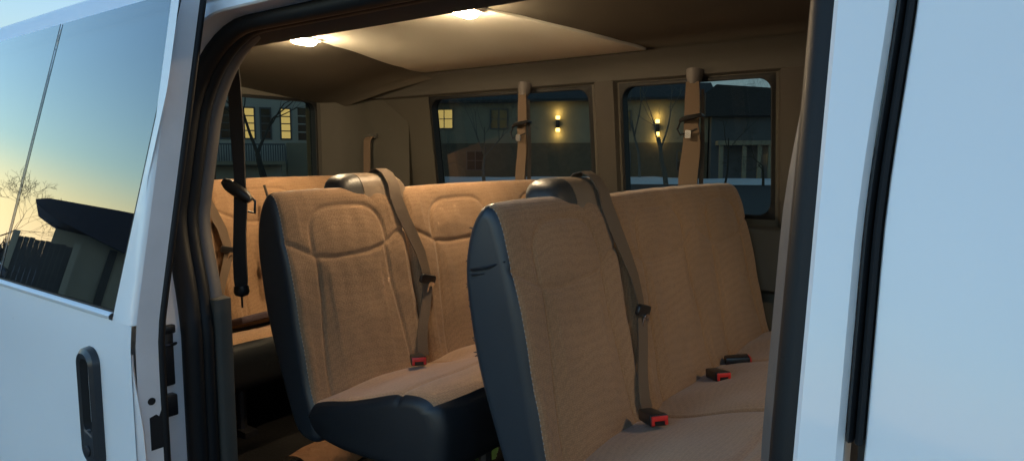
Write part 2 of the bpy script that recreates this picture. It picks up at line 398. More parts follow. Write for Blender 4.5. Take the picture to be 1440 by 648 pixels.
# sliding door pushed back along the body ------------------------------------
DX0, DX1 = -2.86, -1.440
def yd(z): return ysk(z) - .097
def ge(z): return .115 * (z - 1.29) / .645      # front edge of the glass leans forward
def gm(z): return .19 * (z - 1.29) / .645
GX = [(-2.80, -2.232), (-2.226, -1.532)]      # two panes
GZ0, GZ1 = 1.292, 1.968
sd_ = MB()
zlow = [.45 + .06 * k for k in range(14)] + [1.275]
sd_.grid([[(x, yd(z), z) for z in zlow] for x in (DX0, -2.2, -1.8, DX1 - .012, DX1 - .004, DX1)] )
zall = [1.275, 1.284] + [1.30 + .035 * k for k in range(20)] + [1.985]
# front stile beside the glass
sd_.grid([[(x + (min(ge(z), .104) if x < -1.51 else min(ge(z), .085) if x < -1.48 else 0), yd(z) + dy, z) for z in zall] for x, dy in ((-1.527, .006), (-1.524, 0), (-1.50, -.001), (DX1 - .010, 0), (DX1 - .003, .003), (DX1, .010))])
sd_.grid([[(x, yd(z), z) for z in zall] for x in (DX0, -2.806)])
# sill ledge under the glass: small bright roll
sd_.grid([[(x, yd(1.275) + dy, z) for x in (-2.806, -2.1, -1.527)] for z, dy in ((1.275, 0), (1.279, -.006), (1.286, -.007), (1.291, -.001), (1.291, .012))])
# leading edge face (towards the front of the van) and its inner return
zed = sorted(set(zlow + zall))
for z0, z1 in ((0, 1),):
    le = MB(); le.grid([[(x, yd(z) + dy, z) for z in zed] for x, dy in ((DX1, .010), (DX1, .056), (DX1 - .006, .060), (DX1 - .10, .060))])
le.grid([[(DX1 + a, yd(z) + b, z) for a, b in ((-.002, .002), (.010 * smoothstep(1.215, 1.05, z), .002 + .012 * smoothstep(1.215, 1.0, z)), (-.002, .006 + .016 * smoothstep(1.215, 1.0, z)))] for z in [.45 + .05 * k for k in range(15)] + [1.19, 1.215]])
sdo = sd_.build('sliding_door', M['paint'], van, smooth=True, angle=50)
le.build('door_edge', M['jamb'], sdo, smooth=True, angle=40)
for (a, b) in GX:
    g = MB(); g.grid([[(x + (ge(z) if x > -1.6 else gm(z) if x > -2.3 and x < -2.2 else 0), yd(z) + .004, z) for z in [GZ0 + (GZ1 - GZ0) * k / 8 for k in range(9)]] for x in (a, (a + b) / 2, b)])
    g.build('window', M['doorglass'], sdo, smooth=True)
gk = MB()                    # black gasket: around and between the panes
for xa, xb in ((-1.532, -1.5268), (-2.232, -2.226), (-2.806, -2.80)):
    gk.grid([[(x + (ge(z) if x > -1.6 else gm(z) if x > -2.3 else 0), yd(z) + .0015, z) for z in [GZ0 + (GZ1 - GZ0) * k / 8 for k in range(9)]] for x in (xa, xb)])
gk.grid([[(x, yd(z) + .0016, z) for x in (-2.806, -2.1, -1.527)] for z in (GZ0 - .004, GZ0 + .004)])
gk.build('window_gasket', M['rubber'], sdo)
bk = MB(); bk.box((-2.05, .01, 1.55), (1.0, .004, .3)); 
# pull handle: black recessed bezel with paddle
hx, hz0, hz1 = -1.628, .925, 1.203
hd = MB()
outer = rrect(hx - .041, hx + .041, hz0, hz1, .036, 8); inner = rrect(hx - .026, hx + .020, hz0 + .085, hz1 - .026, .018, 8)
loops = []
for k, (loop, dy) in enumerate(((outer, .0), (rrect(hx - .0385, hx + .0385, hz0 + .0025, hz1 - .0025, .034, 8), -.014), (rrect(hx - .031, hx + .031, hz0 + .02, hz1 - .012, .027, 8), -.021), (inner, -.016), (inner, .03))):
    loops.append([(x, yd(1.0) + dy, z) for x, z in loop])
hd.grid(loops[:4], close_v=True)
cvy = MB(); cvy.grid(loops[3:], close_v=True); cvy.f.append(tuple(range(len(cvy.v) - len(inner), len(cvy.v))))
hdo = hd.build('door_handle', M['bezel'], sdo, smooth=True, angle=35)
cvy.build('handle_recess', M['void'], sdo)
pd = MB(); pd.box((hx - .003, yd(1.0) - .012, hz0 + .080), (.046, .010, .008), Matrix.Rotation(R(12), 3, 'Y'))
pd.build('handle_pull', M['greytrim'], sdo, bevel=.002)
kc = MB(); kc.tube([(hx - .002, yd(1) - .016, hz0 + .042), (hx - .002, yd(1) - .0235, hz0 + .042)], .013, 16)
kc.build('lock_cylinder', M['darkmetal'], sdo, bevel=.002)
# weatherstrip on the inner edge of the leading face, and dark plates painted as the shade of its holes
ws = MB(); ws.grid([[(DX1 + dx, yd(z) + dy, z) for z in zed] for dx, dy in ((.000, .056), (.004, .058), (.006, .064), (.002, .070), (-.012, .072))])
ws.build('weatherstrip', M['rubber'], sdo, smooth=True, angle=70)
ho = MB()
ho.tube([(DX1 - .002, -.060, 1.107), (DX1 + .0015, -.060, 1.107)], .008, 14)
ho.prism([(-.066, 1.03), (-.066, 1.072), (-.052, 1.076), (-.046, 1.070), (-.040, 1.085), (-.032, 1.085), (-.032, 1.0), (-.066, 1.0)], DX1 - .002, DX1 + .0015, lambda a, b, d: (d, a, b))
ho.build('latch_hole_shade', M['void'], sdo)  # solid near-black plates, colour stands in for shade in the holes
# drip rail and roof ---------------------------------------------------------
rf = MB()
prof = [(ysk(1.985) + .012, 1.972), (ysk(1.985) - .016, 1.976), (ysk(1.985) - .020, 1.990), (ysk(1.985) - .006, 2.000), (ysk(1.985) + .012, 2.004), (.175, 2.040), (.21, 2.085), (.28, 2.13), (.40, 2.165), (.65, 2.19), (1.0, 2.20)]
full = prof + [(2.0 - y, z) for y, z in prof[-2::-1]]
rf.grid([[(x, y, z) for y, z in full] for x in (-3.24, -3.1, -2, -1, 0, 1.0, 1.4)])
rf.add([(-3.24, y, z) for y, z in full], [tuple(range(len(full)))])
rf.build('roof', M['paint'], van, smooth=True, angle=30)

# interior shell -------------------------------------------------------------
def wall_grid(mb, pt, xs, zs, holes):
    """quads between the cut lines, minus the holes; pt(x,z)->point"""
    xs = sorted(set(xs)); zs = sorted(set(zs))
    for i in range(len(xs) - 1):
        for j in range(len(zs) - 1):
            cx = (xs[i] + xs[i + 1]) / 2; cz = (zs[j] + zs[j + 1]) / 2
            if any(a < cx < b and c < cz < d for a, b, c, d in holes): continue
            mb.add([pt(xs[i], zs[j]), pt(xs[i + 1], zs[j]), pt(xs[i + 1], zs[j + 1]), pt(xs[i], zs[j + 1])], [(0, 1, 2, 3)])
def window(pt, hole, nin, r=.05, depth=.05, rim=.03, parent=van, glass='glass'):
    """rounded rubber frame filling a rectangular hole, plus the pane; pt(x,z,d)"""
    a, b, c, d = hole
    inn = rrect(a + .012, b - .012, c + .012, d - .012, r, 7)
    n = len(inn)
    fr = MB()
    out = []
    q = n // 4
    cxm, czm = (a + b) / 2, (c + d) / 2
    for i, (x, z) in enumerate(inn):
        k = i // q
        cor = ((b, d), (a, d), (a, c), (b, c))[k]
        j = i % q; h = (q - 1) / 2
        # corner arc: first half runs along one wall line, second half along the other
        e = [(b, z) if j < h else (x, d), (x, d) if j < h else (a, z), (a, z) if j < h else (x, c), (x, c) if j < h else (b, z)][k]
        if abs(j - h) < .6: e = cor
        out.append(e)
    fr.grid([[pt(x, z, 0.0) for x, z in out], [pt(x, z, -.006) for x, z in inn], [pt(x, z, -.004) for x, z in [(xx + (cxm - xx) * .012, zz_ + (czm - zz_) * .02) for xx, zz_ in inn]], [pt(x, z, depth) for x, z in inn]], close_v=True)
    f = fr.build('window_frame', M['rubber'], parent, smooth=True, angle=50)
    g = MB(); k = [pt(x, z, depth * .8) for x, z in inn]
    g.add(k, [tuple(range(n))]); gg = g.build('window', M[glass], parent)
    return gg

W3 = (-1.350, -.715, 1.385, 1.928); W2 = (-2.440, -1.480, 1.385, 1.930); W1 = (-.50, .75, 1.385, 1.928)
fw = MB()
xs = [-3.12, -2.44, -1.48, -1.35, -.715, -.50, .75, 1.35]
zs = [.5, .8, 1.1, 1.3, 1.385, 1.55, 1.75, 1.928, 1.975]
wall_grid(fw, lambda x, z: (x, yf(z), z), xs, zs, [W1, W2, W3])
fw.build('side_panel', M['trim'], van, smooth=True)
for h in (W1, W2, W3):
    window(lambda x, z, d: (x, yf(z) + d, z), h, 1)
fx = MB(); wall_grid(fx, lambda x, z: (x, yf(z) + .065, z), xs, [.45] + zs, [W1, W2, W3]); fx.build('body_side', M['paint'], van, smooth=True)
# pillar cover between the two far windows stands slightly proud
for (a, b) in ((-1.470, -1.358), (-.705, -.515)):
    pc = MB(); pc.grid([[(x, yf(z) + dy, z) for z in (1.30, 1.5, 1.7, 1.94)] for x, dy in ((a, .0), (a + .012, -.016), ((a + b) / 2, -.022), (b - .012, -.016), (b, 0))])
    pc.build('pillar_cover', M['pillartrim'], van, smooth=True)
# lower armrest ledge on the far side
al = MB(); al.grid([[(x, y, z) for x in (-3.1, -1.6, 1.3)] for y, z in ((1.93, 1.36), (1.885, 1.35), (1.875, 1.33), (1.885, 1.12), (1.93, 1.10))])
al.build('side_ledge', M['uppertrim'], van, smooth=True)
# cove above the far windows, up to the headliner
cv = MB()
cv.grid([[(x, y, z) for x in (-3.1, -2.4, -1.4, -.5, 1.3)] for y, z in ((yf(1.93) - .004, 1.932), (yf(1.93) - .02, 1.940), (1.83, 1.975), (1.80, 2.012), (1.755, 2.036))])
cv.build('upper_side_trim', M['uppertrim'], van, smooth=True)
# rear wall with two door windows
RW = [(1.045, 1.668, 1.42, 1.935), (.315, .95, 1.42, 1.935)]
rw = MB()
wall_grid(rw, lambda y, z: (-3.10 - .0 * z, y, z), [.1, .315, .95, 1.045, 1.668, 1.95], [.5, 1.0, 1.42, 1.935, 2.0], RW)
rw.build('rear_door_trim', M['uppertrim'], van)
for h in RW: window(lambda y, z, d: (-3.10 - d, y, z), h, 1)
rx = MB(); wall_grid(rx, lambda y, z: (-3.20, y, z), [-.0, .315, .95, 1.045, 1.668, 2.0], [.45, 1.42, 1.935, 2.02], RW); rx.build('rear_door', M['paint'], van)
# rear corner pillar
rp = MB(); rp.grid([[(x, y, z) for z in (.6, 1.3, 1.96)] for x, y in ((-3.098, 1.69), (-3.07, 1.74), (-3.02, 1.80), (-2.90, 1.845), (-2.6, 1.872))])
rp.build('corner_trim', M['trim'], van, smooth=True)

# headliner: lowered rear panel with a rounded front edge, higher front part
def panel_z(x, y):
    z = 2.100 - .062 * smoothstep(1.05, 1.76, y)
    z -= .15 * smoothstep(-2.36 - .95 * smoothstep(1.0, 1.85, y), -3.35 - .3 * smoothstep(1.0, 1.85, y), x)
    return z
hl = MB()
ny, nx = 28, 46
fe = lambda y: -1.455 + .02 * smoothstep(.78, .9, y) + .245 * smoothstep(.95, 1.76, y) ** 1.1   # front edge
rows = []
for i in range(nx + 1):
    r = []
    for j in range(ny + 1):
        y = .775 + (1.765 - .775) * j / ny
        x = -3.1 + (fe(y) + 3.1) * i / nx
        r.append((x, y, panel_z(x, y)))
    rows.append(r)
hl.grid(rows)
# lip at the front and near edge turning up
hl.grid([[(p[0], p[1], p[2]) for p in rows[-1]], [(p[0] + .004, p[1], p[2] + .003) for p in rows[-1]], [(p[0] + .006, p[1], p[2] + .012) for p in rows[-1]]])
hl.grid([[(p[0], p[1], p[2]) for p in [r[0] for r in rows]], [(p[0], p[1] - .006, p[2] + .006) for p in [r[0] for r in rows]], [(p[0], p[1] - .008, p[2] + .03) for p in [r[0] for r in rows]]])
hl.build('headliner', M['headliner'], van, smooth=True)
fl = MB()
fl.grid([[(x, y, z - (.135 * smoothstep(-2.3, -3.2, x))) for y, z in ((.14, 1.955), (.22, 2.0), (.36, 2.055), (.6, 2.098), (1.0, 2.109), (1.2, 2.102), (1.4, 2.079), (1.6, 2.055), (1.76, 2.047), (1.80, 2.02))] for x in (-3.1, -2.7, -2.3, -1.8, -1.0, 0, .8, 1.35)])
fl.build('front_headliner', M['shadedliner'], van, smooth=True)
hd2 = MB()  # header trim over the door, inside
hd2.grid([[(x, y, z) for x in (-3.1, -1.5, -.1, 1.3)] for y, z in ((.30, 1.90), (.20, 1.925), (.16, 1.96), (.165, 1.985))])
hd2.build('header_trim', M['uppertrim'], van, smooth=True)
# dome lamps
def dome(x, y, ang, drop=.028, z=None):
    z = panel_z(x, y) if z is None else z
    b = MB(); b.prism(rrect(-.078, .078, -.034, .034, .016, 5), -.008, .003, lambda a, c, d: (c, a, d))
    bo = b.build('dome_lamp', M['whitetrim'], van, bevel=.002)
    bo.location = (x, y, z); bo.rotation_euler = (0, 0, R(ang))
    l = MB()                                   # pillow shaped lens
    rows = []
    for k in range(7):
        t = k / 6 * math.pi / 2; c = .55 + .45 * math.cos(t); 
        rows.append([(c * q, c * p, -.0085 - (drop - .0085) * math.sin(t)) for p, q in rrect(-.058, .058, -.020, .020, .010, 5)])
    l.grid(rows, close_v=True); n = len(rows[0]); l.f.append(tuple(range(len(l.v) - n, len(l.v))))
    l.build('lamp_lens', M['lens'], bo, smooth=True)
    return bo
dome(-1.455, .99, 8); dome(-2.33, 1.02, 6)
dome(.45, 1.0, 0, .013, 2.105)               # the lamp over the front seats
# cabin floor, near side inner wall, front bulkhead with windscreen
flr = MB(); flr.grid([[(x, y, FZ) for y in (.06, 1.0, 1.94)] for x in (-3.1, -1.5, 0, 1.35)])
flr.build('cabin_floor', M['floor'], van)
un = MB(); un.box((-.9, 1.0, .48), (4.5, 1.9, .2)); un.build('underbody', M['void'], van)
nw = MB()
wall_grid(nw, lambda x, z: (x, ysk(z) + .165, z), [-3.1, -2.45, -1.75, -1.70], [.5, 1.0, 1.3, 1.40, 1.6, 1.92, 1.98], [])
nw.build('side_panel', M['trim'], van, smooth=True)
bh = MB(); wall_grid(bh, lambda y, z: (1.36, y, z), [.0, .25, 1.75, 2.0], [.45, 1.25, 1.9, 2.12], [(.25, 1.75, 1.25, 1.9)])
bh.build('dashboard_wall', M['uppertrim'], van)
wsg = MB(); wsg.add([(1.37, .25, 1.25), (1.37, 1.75, 1.25), (1.37, 1.75, 1.9), (1.37, .25, 1.9)], [(0, 1, 2, 3)]); wsg.build('windscreen', M['clearglass'], van)
ifd = MB(); ifd.grid([[(.2, ysk(z) + .1, z) for z in (.5, 1.25)], [(1.36, ysk(z) + .1, z) for z in (.5, 1.25)]]); ifd.build('door_lining', M['uppertrim'], fdo)
# B-pillar inner trim: grey ribbed cover that bulges towards the opening
bp = MB()
pz = [.6 + .05 * k for k in range(28)]
def bulge(z): return .030 * smoothstep(1.86, 1.52, z)
sec = [(-.004, .120), (-.010, .128), (-.006, .140), (-.014, .150), (-.009, .162), (-.018, .174), (-.010, .190), (.01, .215), (.08, .225)]
bp.grid([[(-.205 + a - bulge(z) * (d - .1) / .09, ysk(z) + d, z) for z in pz] for a, d in sec])
bp.build('pillar_trim', M['greytrim'], van, smooth=True, angle=60)

# ================================================================== BENCH SEATS
BL = 1.50                       # bench length along y
def resample(poly, n, closed=True, iters=3):
    p = [Vector((a, b)) for a, b in poly]
    for _ in range(iters):
        q = []
        m = len(p)
        for i in range(m):
            a, b = p[i], p[(i + 1) % m]
            q += [a * .75 + b * .25, a * .25 + b * .75]
        p = q
    d = [0]
    for i in range(len(p)): d.append(d[-1] + (p[(i + 1) % len(p)] - p[i]).length)
    out = []; j = 0
    for k in range(n):
        t = d[-1] * k / n
        while d[j + 1] < t: j += 1
        u = (t - d[j]) / max(1e-9, d[j + 1] - d[j])
        out.append(p[j].lerp(p[(j + 1) % len(p)], u))
    return out
def segdist(p, poly):
    best = 9
    for (ax, ay), (bx, by) in zip(poly, poly[1:]):
        dx, dy = bx - ax, by - ay; L = dx * dx + dy * dy
        t = 0 if L == 0 else min(1, max(0, ((p[0] - ax) * dx + (p[1] - ay) * dy) / L))
        best = min(best, math.hypot(p[0] - ax - t * dx, p[1] - ay - t * dy))
    return best
SEATS = [(0.0, .455), (.47, .985), (.985, 1.50)]
CURVES = []
for k, (a, b) in enumerate(SEATS):
    W = b - a
    S = lambda pts: [(a + s * W, h) for s, h in pts]
    arch = []
    for i in range(17):
        t = math.pi * i / 16; arch.append((.5 - .30 * math.copysign(abs(math.cos(t)) ** .55, math.cos(t)), .165 - .125 * abs(math.sin(t)) ** .6))
    CURVES.append(S(arch))
    CURVES.append(S([(0, .125), (.10, .150), (.22, .182), (.35, .190), (.5, .188), (.65, .184), (.78, .170), (.90, .138), (1, .125)]))
    CURVES.append(S([(.22, .182), (.21, .30), (.18, .42), (.15, .60)])); CURVES.append(S([(.78, .170), (.79, .30), (.83, .42), (.86, .60)]))
CURVES.append([(.4625, -.1), (.4625, .7)])
def top_crown(y):               # crown of the back along the bench
    c = 0
    for a, b in ((0, .46), (.465, 1.50)):
        if a - .01 <= y <= b + .01:
            t = (y - a) / (b - a); c = .010 * (max(0, math.sin(math.pi * min(1, max(0, t))))) ** .5 - .008
    return c
def back_mesh():
    prof = [(.165, .86), (.145, .95), (.118, 1.02), (.088, 1.16), (.060, 1.30), (.036, 1.40), (.010, 1.485), (-.004, 1.520), (-.026, 1.532), (-.050, 1.524), (-.078, 1.478), (-.092, 1.41), (-.090, 1.34), (-.066, 1.20), (-.02, 1.06), (.030, .93), (.07, .86)]
    P = resample(prof, 250)
    n = len(P)
    N = []
    for i in range(n):
        t = (P[(i + 1) % n] - P[i - 1]).normalized(); N.append(Vector((-t.y, t.x)) * -1)
    cen = sum(P, Vector((0, 0))) / n
    for i in range(n):
        if N[i].dot(P[i] - cen) < 0 and False: N[i] = -N[i]
    # orientation test: area sign
    area = sum(P[i].x * P[(i + 1) % n].y - P[(i + 1) % n].x * P[i].y for i in range(n))
    if area > 0: N = [Vector((t.y, -t.x)) for t in [(P[(i + 1) % n] - P[i - 1]).normalized() for i in range(n)]]
    else: N = [Vector((-t.y, t.x)) for t in [(P[(i + 1) % n] - P[i - 1]).normalized() for i in range(n)]]
    # arc position along the front measured down from the top seam
    itop = max(range(n), key=lambda i: P[i].y)
    front = [(P[i].x > -.030 + (1.532 - P[i].y) * .1 and P[i].y > .90 and (P[i].x > .028 or P[i].y > 1.2)) for i in range(n)]
    front = [f and not (P[i].x < -.03) for i, f in enumerate(front)]
    h = [(1.520 - P[i].y) * 1.05 for i in range(n)]
    ys = []
    r = .026
    for k in range(9): ys.append(r * (1 - math.cos(R(90 * k / 8))))
    m = 290
    ys += [r + (BL - 2 * r) * k / m for k in range(1, m)] + [BL - y for y in ys[::-1]]
    rows = []
    for y in ys:
        d = min(y, BL - y); ins = 0
        if d < r: ins = r - math.sqrt(max(0, r * r - (r - d) ** 2))
        cr = top_crown(y)
        # far end upper corner is rounder
        fe_ = 0
        dd = BL - y
        if dd < .06: fe_ = .014 * (1 - math.sqrt(max(0, 1 - ((.06 - dd) / .06) ** 2)))
        row = []
        for i in range(n):
            p = P[i] - N[i] * ins
            up = smoothstep(1.30, 1.52, P[i].y)
            z = p.y + (cr - fe_) * up; x = p.x
            if front[i]:
                hh = h[i]
                g = 9
                for c in CURVES: 
                    if min(q[0] for q in c) - .03 < y < max(q[0] for q in c) + .03: g = min(g, segdist((y, hh), c))
                gd = -.0055 * math.exp(-(g / .0055) ** 2) + .0045 * smoothstep(-.01, .06, hh) * (1 - math.exp(-(g / .045) ** 2))
                gd += .0045 * smoothstep(.0, .10, hh) * noise.noise(Vector((y * 7, hh * 9, 1.3))) + .0016 * noise.noise(Vector((y * 26, hh * 19, 7.3)))
                # deep gap between the single and the double back
                gd -= .016 * math.exp(-((y - .4625) / .012) ** 2)
                # side bolsters
                gd *= smoothstep(0, .02, d)
                x += N[i].x * gd; z += N[i].y * gd
            else:
                gd = .003 * smoothstep(1.52, 1.42, P[i].y) * noise.noise(Vector((y * 5, P[i].y * 6, 4.1)))
                x += N[i].x * gd; z += N[i].y * gd
            row.append((x, y, z))
        rows.append(row)
    fab, vin = MB(), MB()
    nr = len(rows)
    def emit(mb, pick):
        idx = {}
        for i in range(nr - 1):
            for j in range(n):
                jj = (j + 1) % n
                isf = front[j] and front[jj] and 5 <= i < nr - 6
                if isf != pick: continue
                q = []
                for a, b in ((i, j), (i, jj), (i + 1, jj), (i + 1, j)):
                    if (a, b) not in idx: idx[(a, b)] = len(mb.v); mb.v.append(rows[a][b])
                    q.append(idx[(a, b)])
                mb.f.append(tuple(q))
        return idx
    emit(fab, True); idx = emit(vin, False)
    for rr in (0, nr - 1):
        base = []
        for j in range(n):
            if (rr, j) not in idx: idx[(rr, j)] = len(vin.v); vin.v.append(rows[rr][j])
            base.append(idx[(rr, j)])
        vin.f.append(tuple(base))
    # seam line (stitching) along the near end
    st = [Vector(rows[5][j]) for j in range(n) if front[j]]
    st.sort(key=lambda p: -p.z)
    return fab, vin, st, P, rows
def bench_label(i):
    return ['tan cloth bench seat nearest the open door, dark vinyl end frayed and creased', 'tan cloth bench seat in the middle row with its outlined headrest panel showing', 'tan cloth rear bench seat against the back doors, mostly hidden'][i]
fab, vin, st, PROF, BROWS = back_mesh()
bench = empty('bench_seat', (-.834, .352, 0))
tag(bench, bench_label(0), 'bench seat', 'bench seats in the van')
fab.build('backrest', M['fabric'], bench, smooth=True, angle=80)
vin.build('backrest_shell', M['vinyl'], bench, smooth=True, angle=50)
sm = MB()
for a, b in zip(st[::2], st[1::2]):
    d = (b - a)
    if d.length < .02: sm.tube([a + Vector((.0015, -.0008, 0)), a + d * .75 + Vector((.0015, -.0008, 0))], .0011, 5)
sm.build('seam_stitching', M['stitch'], bench)
# cushion
def cushion_mesh():
    prof = [(.085, .93), (.110, .972), (.17, .992), (.25, 1.008), (.36, 1.044), (.47, 1.074), (.545, 1.084), (.592, 1.064), (.610, 1.015), (.610, .965), (.606, .915), (.58, .885), (.40, .872), (.16, .865)]
    P = resample(prof, 150); n = len(P)
    area = sum(P[i].x * P[(i + 1) % n].y - P[(i + 1) % n].x * P[i].y for i in range(n)); s = 1 if area > 0 else -1
    N = [Vector((t.y, -t.x)) * s for t in [(P[(i + 1) % n] - P[i - 1]).normalized() for i in range(n)]]
    fr = [N[i].y > .70 and P[i].y > .965 and P[i].x > .10 for i in range(n)]
    r = .030; ys = [r * (1 - math.cos(R(90 * k / 6))) for k in range(7)]; m = 170
    ys += [r + (BL - 2 * r) * k / m for k in range(1, m)] + [BL - y for y in ys[::-1]]
    rows = []
    for y in ys:
        d = min(y, BL - y); ins = r - math.sqrt(max(0, r * r - (r - d) ** 2)) if d < r else 0
        row = []
        # near front corner is rounded off in plan
        cut = 0
        for dd in (d,):
            if dd < .10: cut = .028 * (1 - math.sqrt(max(0, 1 - ((.13 - dd) / .13) ** 2)))
        for i in range(n):
            p = P[i] - N[i] * ins; x, z = p.x, p.y
            x -= cut * smoothstep(.3, .6, P[i].x)
            if fr[i]:
                gd = 0
                for c in (.452,): gd -= .014 * math.exp(-((y - c) / .010) ** 2)
                for c in (.985,): gd -= .005 * math.exp(-((y - c) / .008) ** 2)
                for a, b in SEATS:
                    if a <= y <= b: t = (y - a) / (b - a); gd += .010 * math.sin(math.pi * t) ** .7 - .006
                gd += .006 * noise.noise(Vector((y * 6, P[i].x * 7, 9)))
                # transverse seam
                gd -= .005 * math.exp(-((P[i].x - .47) / .007) ** 2)
                x += N[i].x * gd; z += N[i].y * gd
            row.append((x, y, z))
        rows.append(row)
    A, B = MB(), MB(); nr = len(rows)
    for mb, pick in ((A, True), (B, False)):
        idx = {}
        for i in range(nr - 1):
            for j in range(n):
                jj = (j + 1) % n
                if (fr[j] and fr[jj] and 4 <= i < nr - 5) != pick: continue
                q = []
                for a, b in ((i, j), (i, jj), (i + 1, jj), (i + 1, j)):
                    if (a, b) not in idx: idx[(a, b)] = len(mb.v); mb.v.append(rows[a][b])
                    q.append(idx[(a, b)])
                mb.f.append(tuple(q))
        if not pick:
            for rr in (0, nr - 1):
                base = []
                for j in range(n):
                    if (rr, j) not in idx: idx[(rr, j)] = len(mb.v); mb.v.append(rows[rr][j])
                    base.append(idx[(rr, j)])
                mb.f.append(tuple(base))
    return A, B
ca, cb = cushion_mesh()
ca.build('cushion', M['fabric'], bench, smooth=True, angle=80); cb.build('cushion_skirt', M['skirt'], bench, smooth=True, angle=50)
# pedestals
for yy in (.28, 1.12):
    lg = MB()
    lg.tube([(.12, yy, .90), (.08, yy, FZ + .02), (.06, yy, FZ + .012)], [.018, .018, .018], 8); lg.tube([(.50, yy, .90), (.50, yy, FZ + .012)], .018, 8)
    lg.box((.28, yy, FZ + .012), (.56, .05, .022)); lg.tube([(.10, yy, .80), (.50, yy, .88)], .012, 8)
    lg.build('leg', M['darkmetal'], bench, smooth=True)
# belt guide pod on top of the back
def pod(mb, y0, y1, n=14, m=20):
    rows = []
    for i in range(m + 1):
        y = y0 + (y1 - y0) * i / m
        rows.append(None)
        t = (y - .378) / .138                     # whole pod runs .21 ... .54
        s = max(0, 1 - abs(t) ** 4.5) ** (1 / 2.6)
        row = []
        for k in range(n + 1):
            a = math.pi * k / n
            x = -.052 + .056 * s ** .4 * math.copysign(abs(math.cos(a)) ** .6, math.cos(a))
            z = 1.492 + (.070 * s + .010) * abs(math.sin(a)) ** .5
            row.append((x - .3 * (z - 1.5), y, z))
        rows[-1] = row
    mb.grid(rows)
    for r_, in ((rows[0],), (rows[-1],)):
        mb.add(r_, [tuple(range(len(r_)))])
pa, pb = MB(), MB(); pod(pa, .241, .318); pod(pb, .321, .515)
pdo = pb.build('belt_guide', M['plastic'], bench, smooth=True, angle=70)
pa.build('guide_end_cap', M['podvinyl'], pdo, smooth=True, angle=70)
sp = MB(); sp.grid([[(-.040 + .0635 * math.copysign(abs(math.cos(a)) ** .6, math.cos(a)) - .3 * (z - 1.5), y, z) for y in (.33, .40, .50)] for a, z in ((R(28), 1.535), (R(24), 1.530))])
# shoulder belt
def front_x(z):                 # front surface at height z
    c = [p for p in PROF if p.x > -.03]
    best = None
    for p in PROF:
        if p.x > (-.03 if z > 1.4 else .0) and (best is None or abs(p.y - z) < abs(best.y - z)) and (p.x > .045 or z > 1.1 and p.x > -.03): best = p
    return best.x
pts = []; wd = []; ww = []
yb = lambda z: .435 + .055 * smoothstep(1.52, 1.24, z) - .075 * smoothstep(1.22, 1.0, z) + .006 * math.sin((z - 1.2) * 17)
pts = [(-.085, .415, 1.545), (-.060, .420, 1.580), (-.040, .425, 1.585), (-.016, .430, 1.572), (.006, .434, 1.538)]
for z in (1.50, 1.44, 1.38, 1.32, 1.26, 1.235): pts.append((front_x(z) + .016, yb(z), z))
be = MB(); be.ribbon(pts, .041, [(.15, 1, 0)] * 4 + [(.10 + .22 * math.sin(k * .9), 1, .10) for k in range(len(pts) - 4)], .003)
belt = be.build('seat_belt', M['belt'], bench, smooth=True, angle=40)
pts2 = [(front_x(z) + .013 + .006 * smoothstep(1.2, 1.05, z), yb(z) + .004, z) for z in (1.24, 1.20, 1.15, 1.10, 1.06, 1.03, 1.005)] 
b2 = MB(); b2.ribbon(pts2, [.036, .036, .036, .036, .037, .038, .038], (.25, 1, .05), .004); b2.build('lap_belt', M['belt'], belt, smooth=True, angle=40)
lp = MB(); zl = 1.232; xl = front_x(zl) + .020; rl = Matrix.Rotation(R(-14), 3, 'X') @ Matrix.Rotation(R(10), 3, 'Y')
lp.prism(rrect(-.034, .034, -.015, .015, .010, 4), -.006, .006, lambda a, b, d: Vector((xl, yb(zl), zl)) + rl @ Vector((d, a, b)))
lp.build('latch_plate', M['black'], belt, bevel=.003)
tg = MB(); tg_out = rrect(-.011, .011, -.052, -.012, .006, 4); tg_in = rrect(-.005, .005, -.044, -.024, .003, 4)
tg.grid([[Vector((xl, yb(zl) + .016, zl + .004)) + rl @ Vector((d + .010, a * 1.15, b * 1.1)) for a, b in lp_] for lp_, d in ((tg_out, -.0015), (tg_out, .0015), (tg_in, .0015), (tg_in, -.0015))], close_u=True, close_v=True)
tg.build('latch_tongue', M['silver'], belt)
# buckles
def buckle(y, yaw, lean=0, x=.205, z=1.012):
    m_ = Matrix.Translation((x, y, z)) @ Matrix.Rotation(R(yaw), 4, 'Z') @ Matrix.Rotation(R(lean), 4, 'Y')
    f = lambda a, b, d: m_ @ Vector((a, b, d))
    b = MB(); b.prism([(-.05, -.019), (.018, -.023), (.022, -.023), (.022, .023), (.018, .023), (-.05, .019)], -.0135, .0135, f)
    bo = b.build('belt_buckle', M['black'], bench, bevel=.005)
    r = MB()
    # push button: a bridge with the tongue slot under it
    r.prism([(-.024, -.010), (.024, -.010), (.024, .011), (-.024, .011)][:4] and [(-.0205, .0105), (-.0205, -.0105), (-.013, -.0105), (-.013, -.001), (.013, -.001), (.013, -.0105), (.0205, -.0105), (.0205, .0105)], .0222, .0265, lambda a, bb, d: f(d, a, bb))
    r.build('release_button', M['red'], bo, bevel=.0015)
    return bo
buckle(.332, -38, -8, z=1.024); buckle(.762, -42, -8); buckle(.985, 28, -6, x=.195, z=1.0)

benches = [bench]
for i, dx in ((1, -.770), (2, -1.93)):
    c = copy_tree(bench); c.location = (-.82 + dx, .352, 0); c['label'] = bench_label(i); benches.append(c)
    if i == 2:                                      # the rear cushion sits lower
        for ch in c.children:
            if ch.name.split('.')[0] in ('cushion', 'cushion_skirt', 'belt_buckle'): ch.location.z -= .10
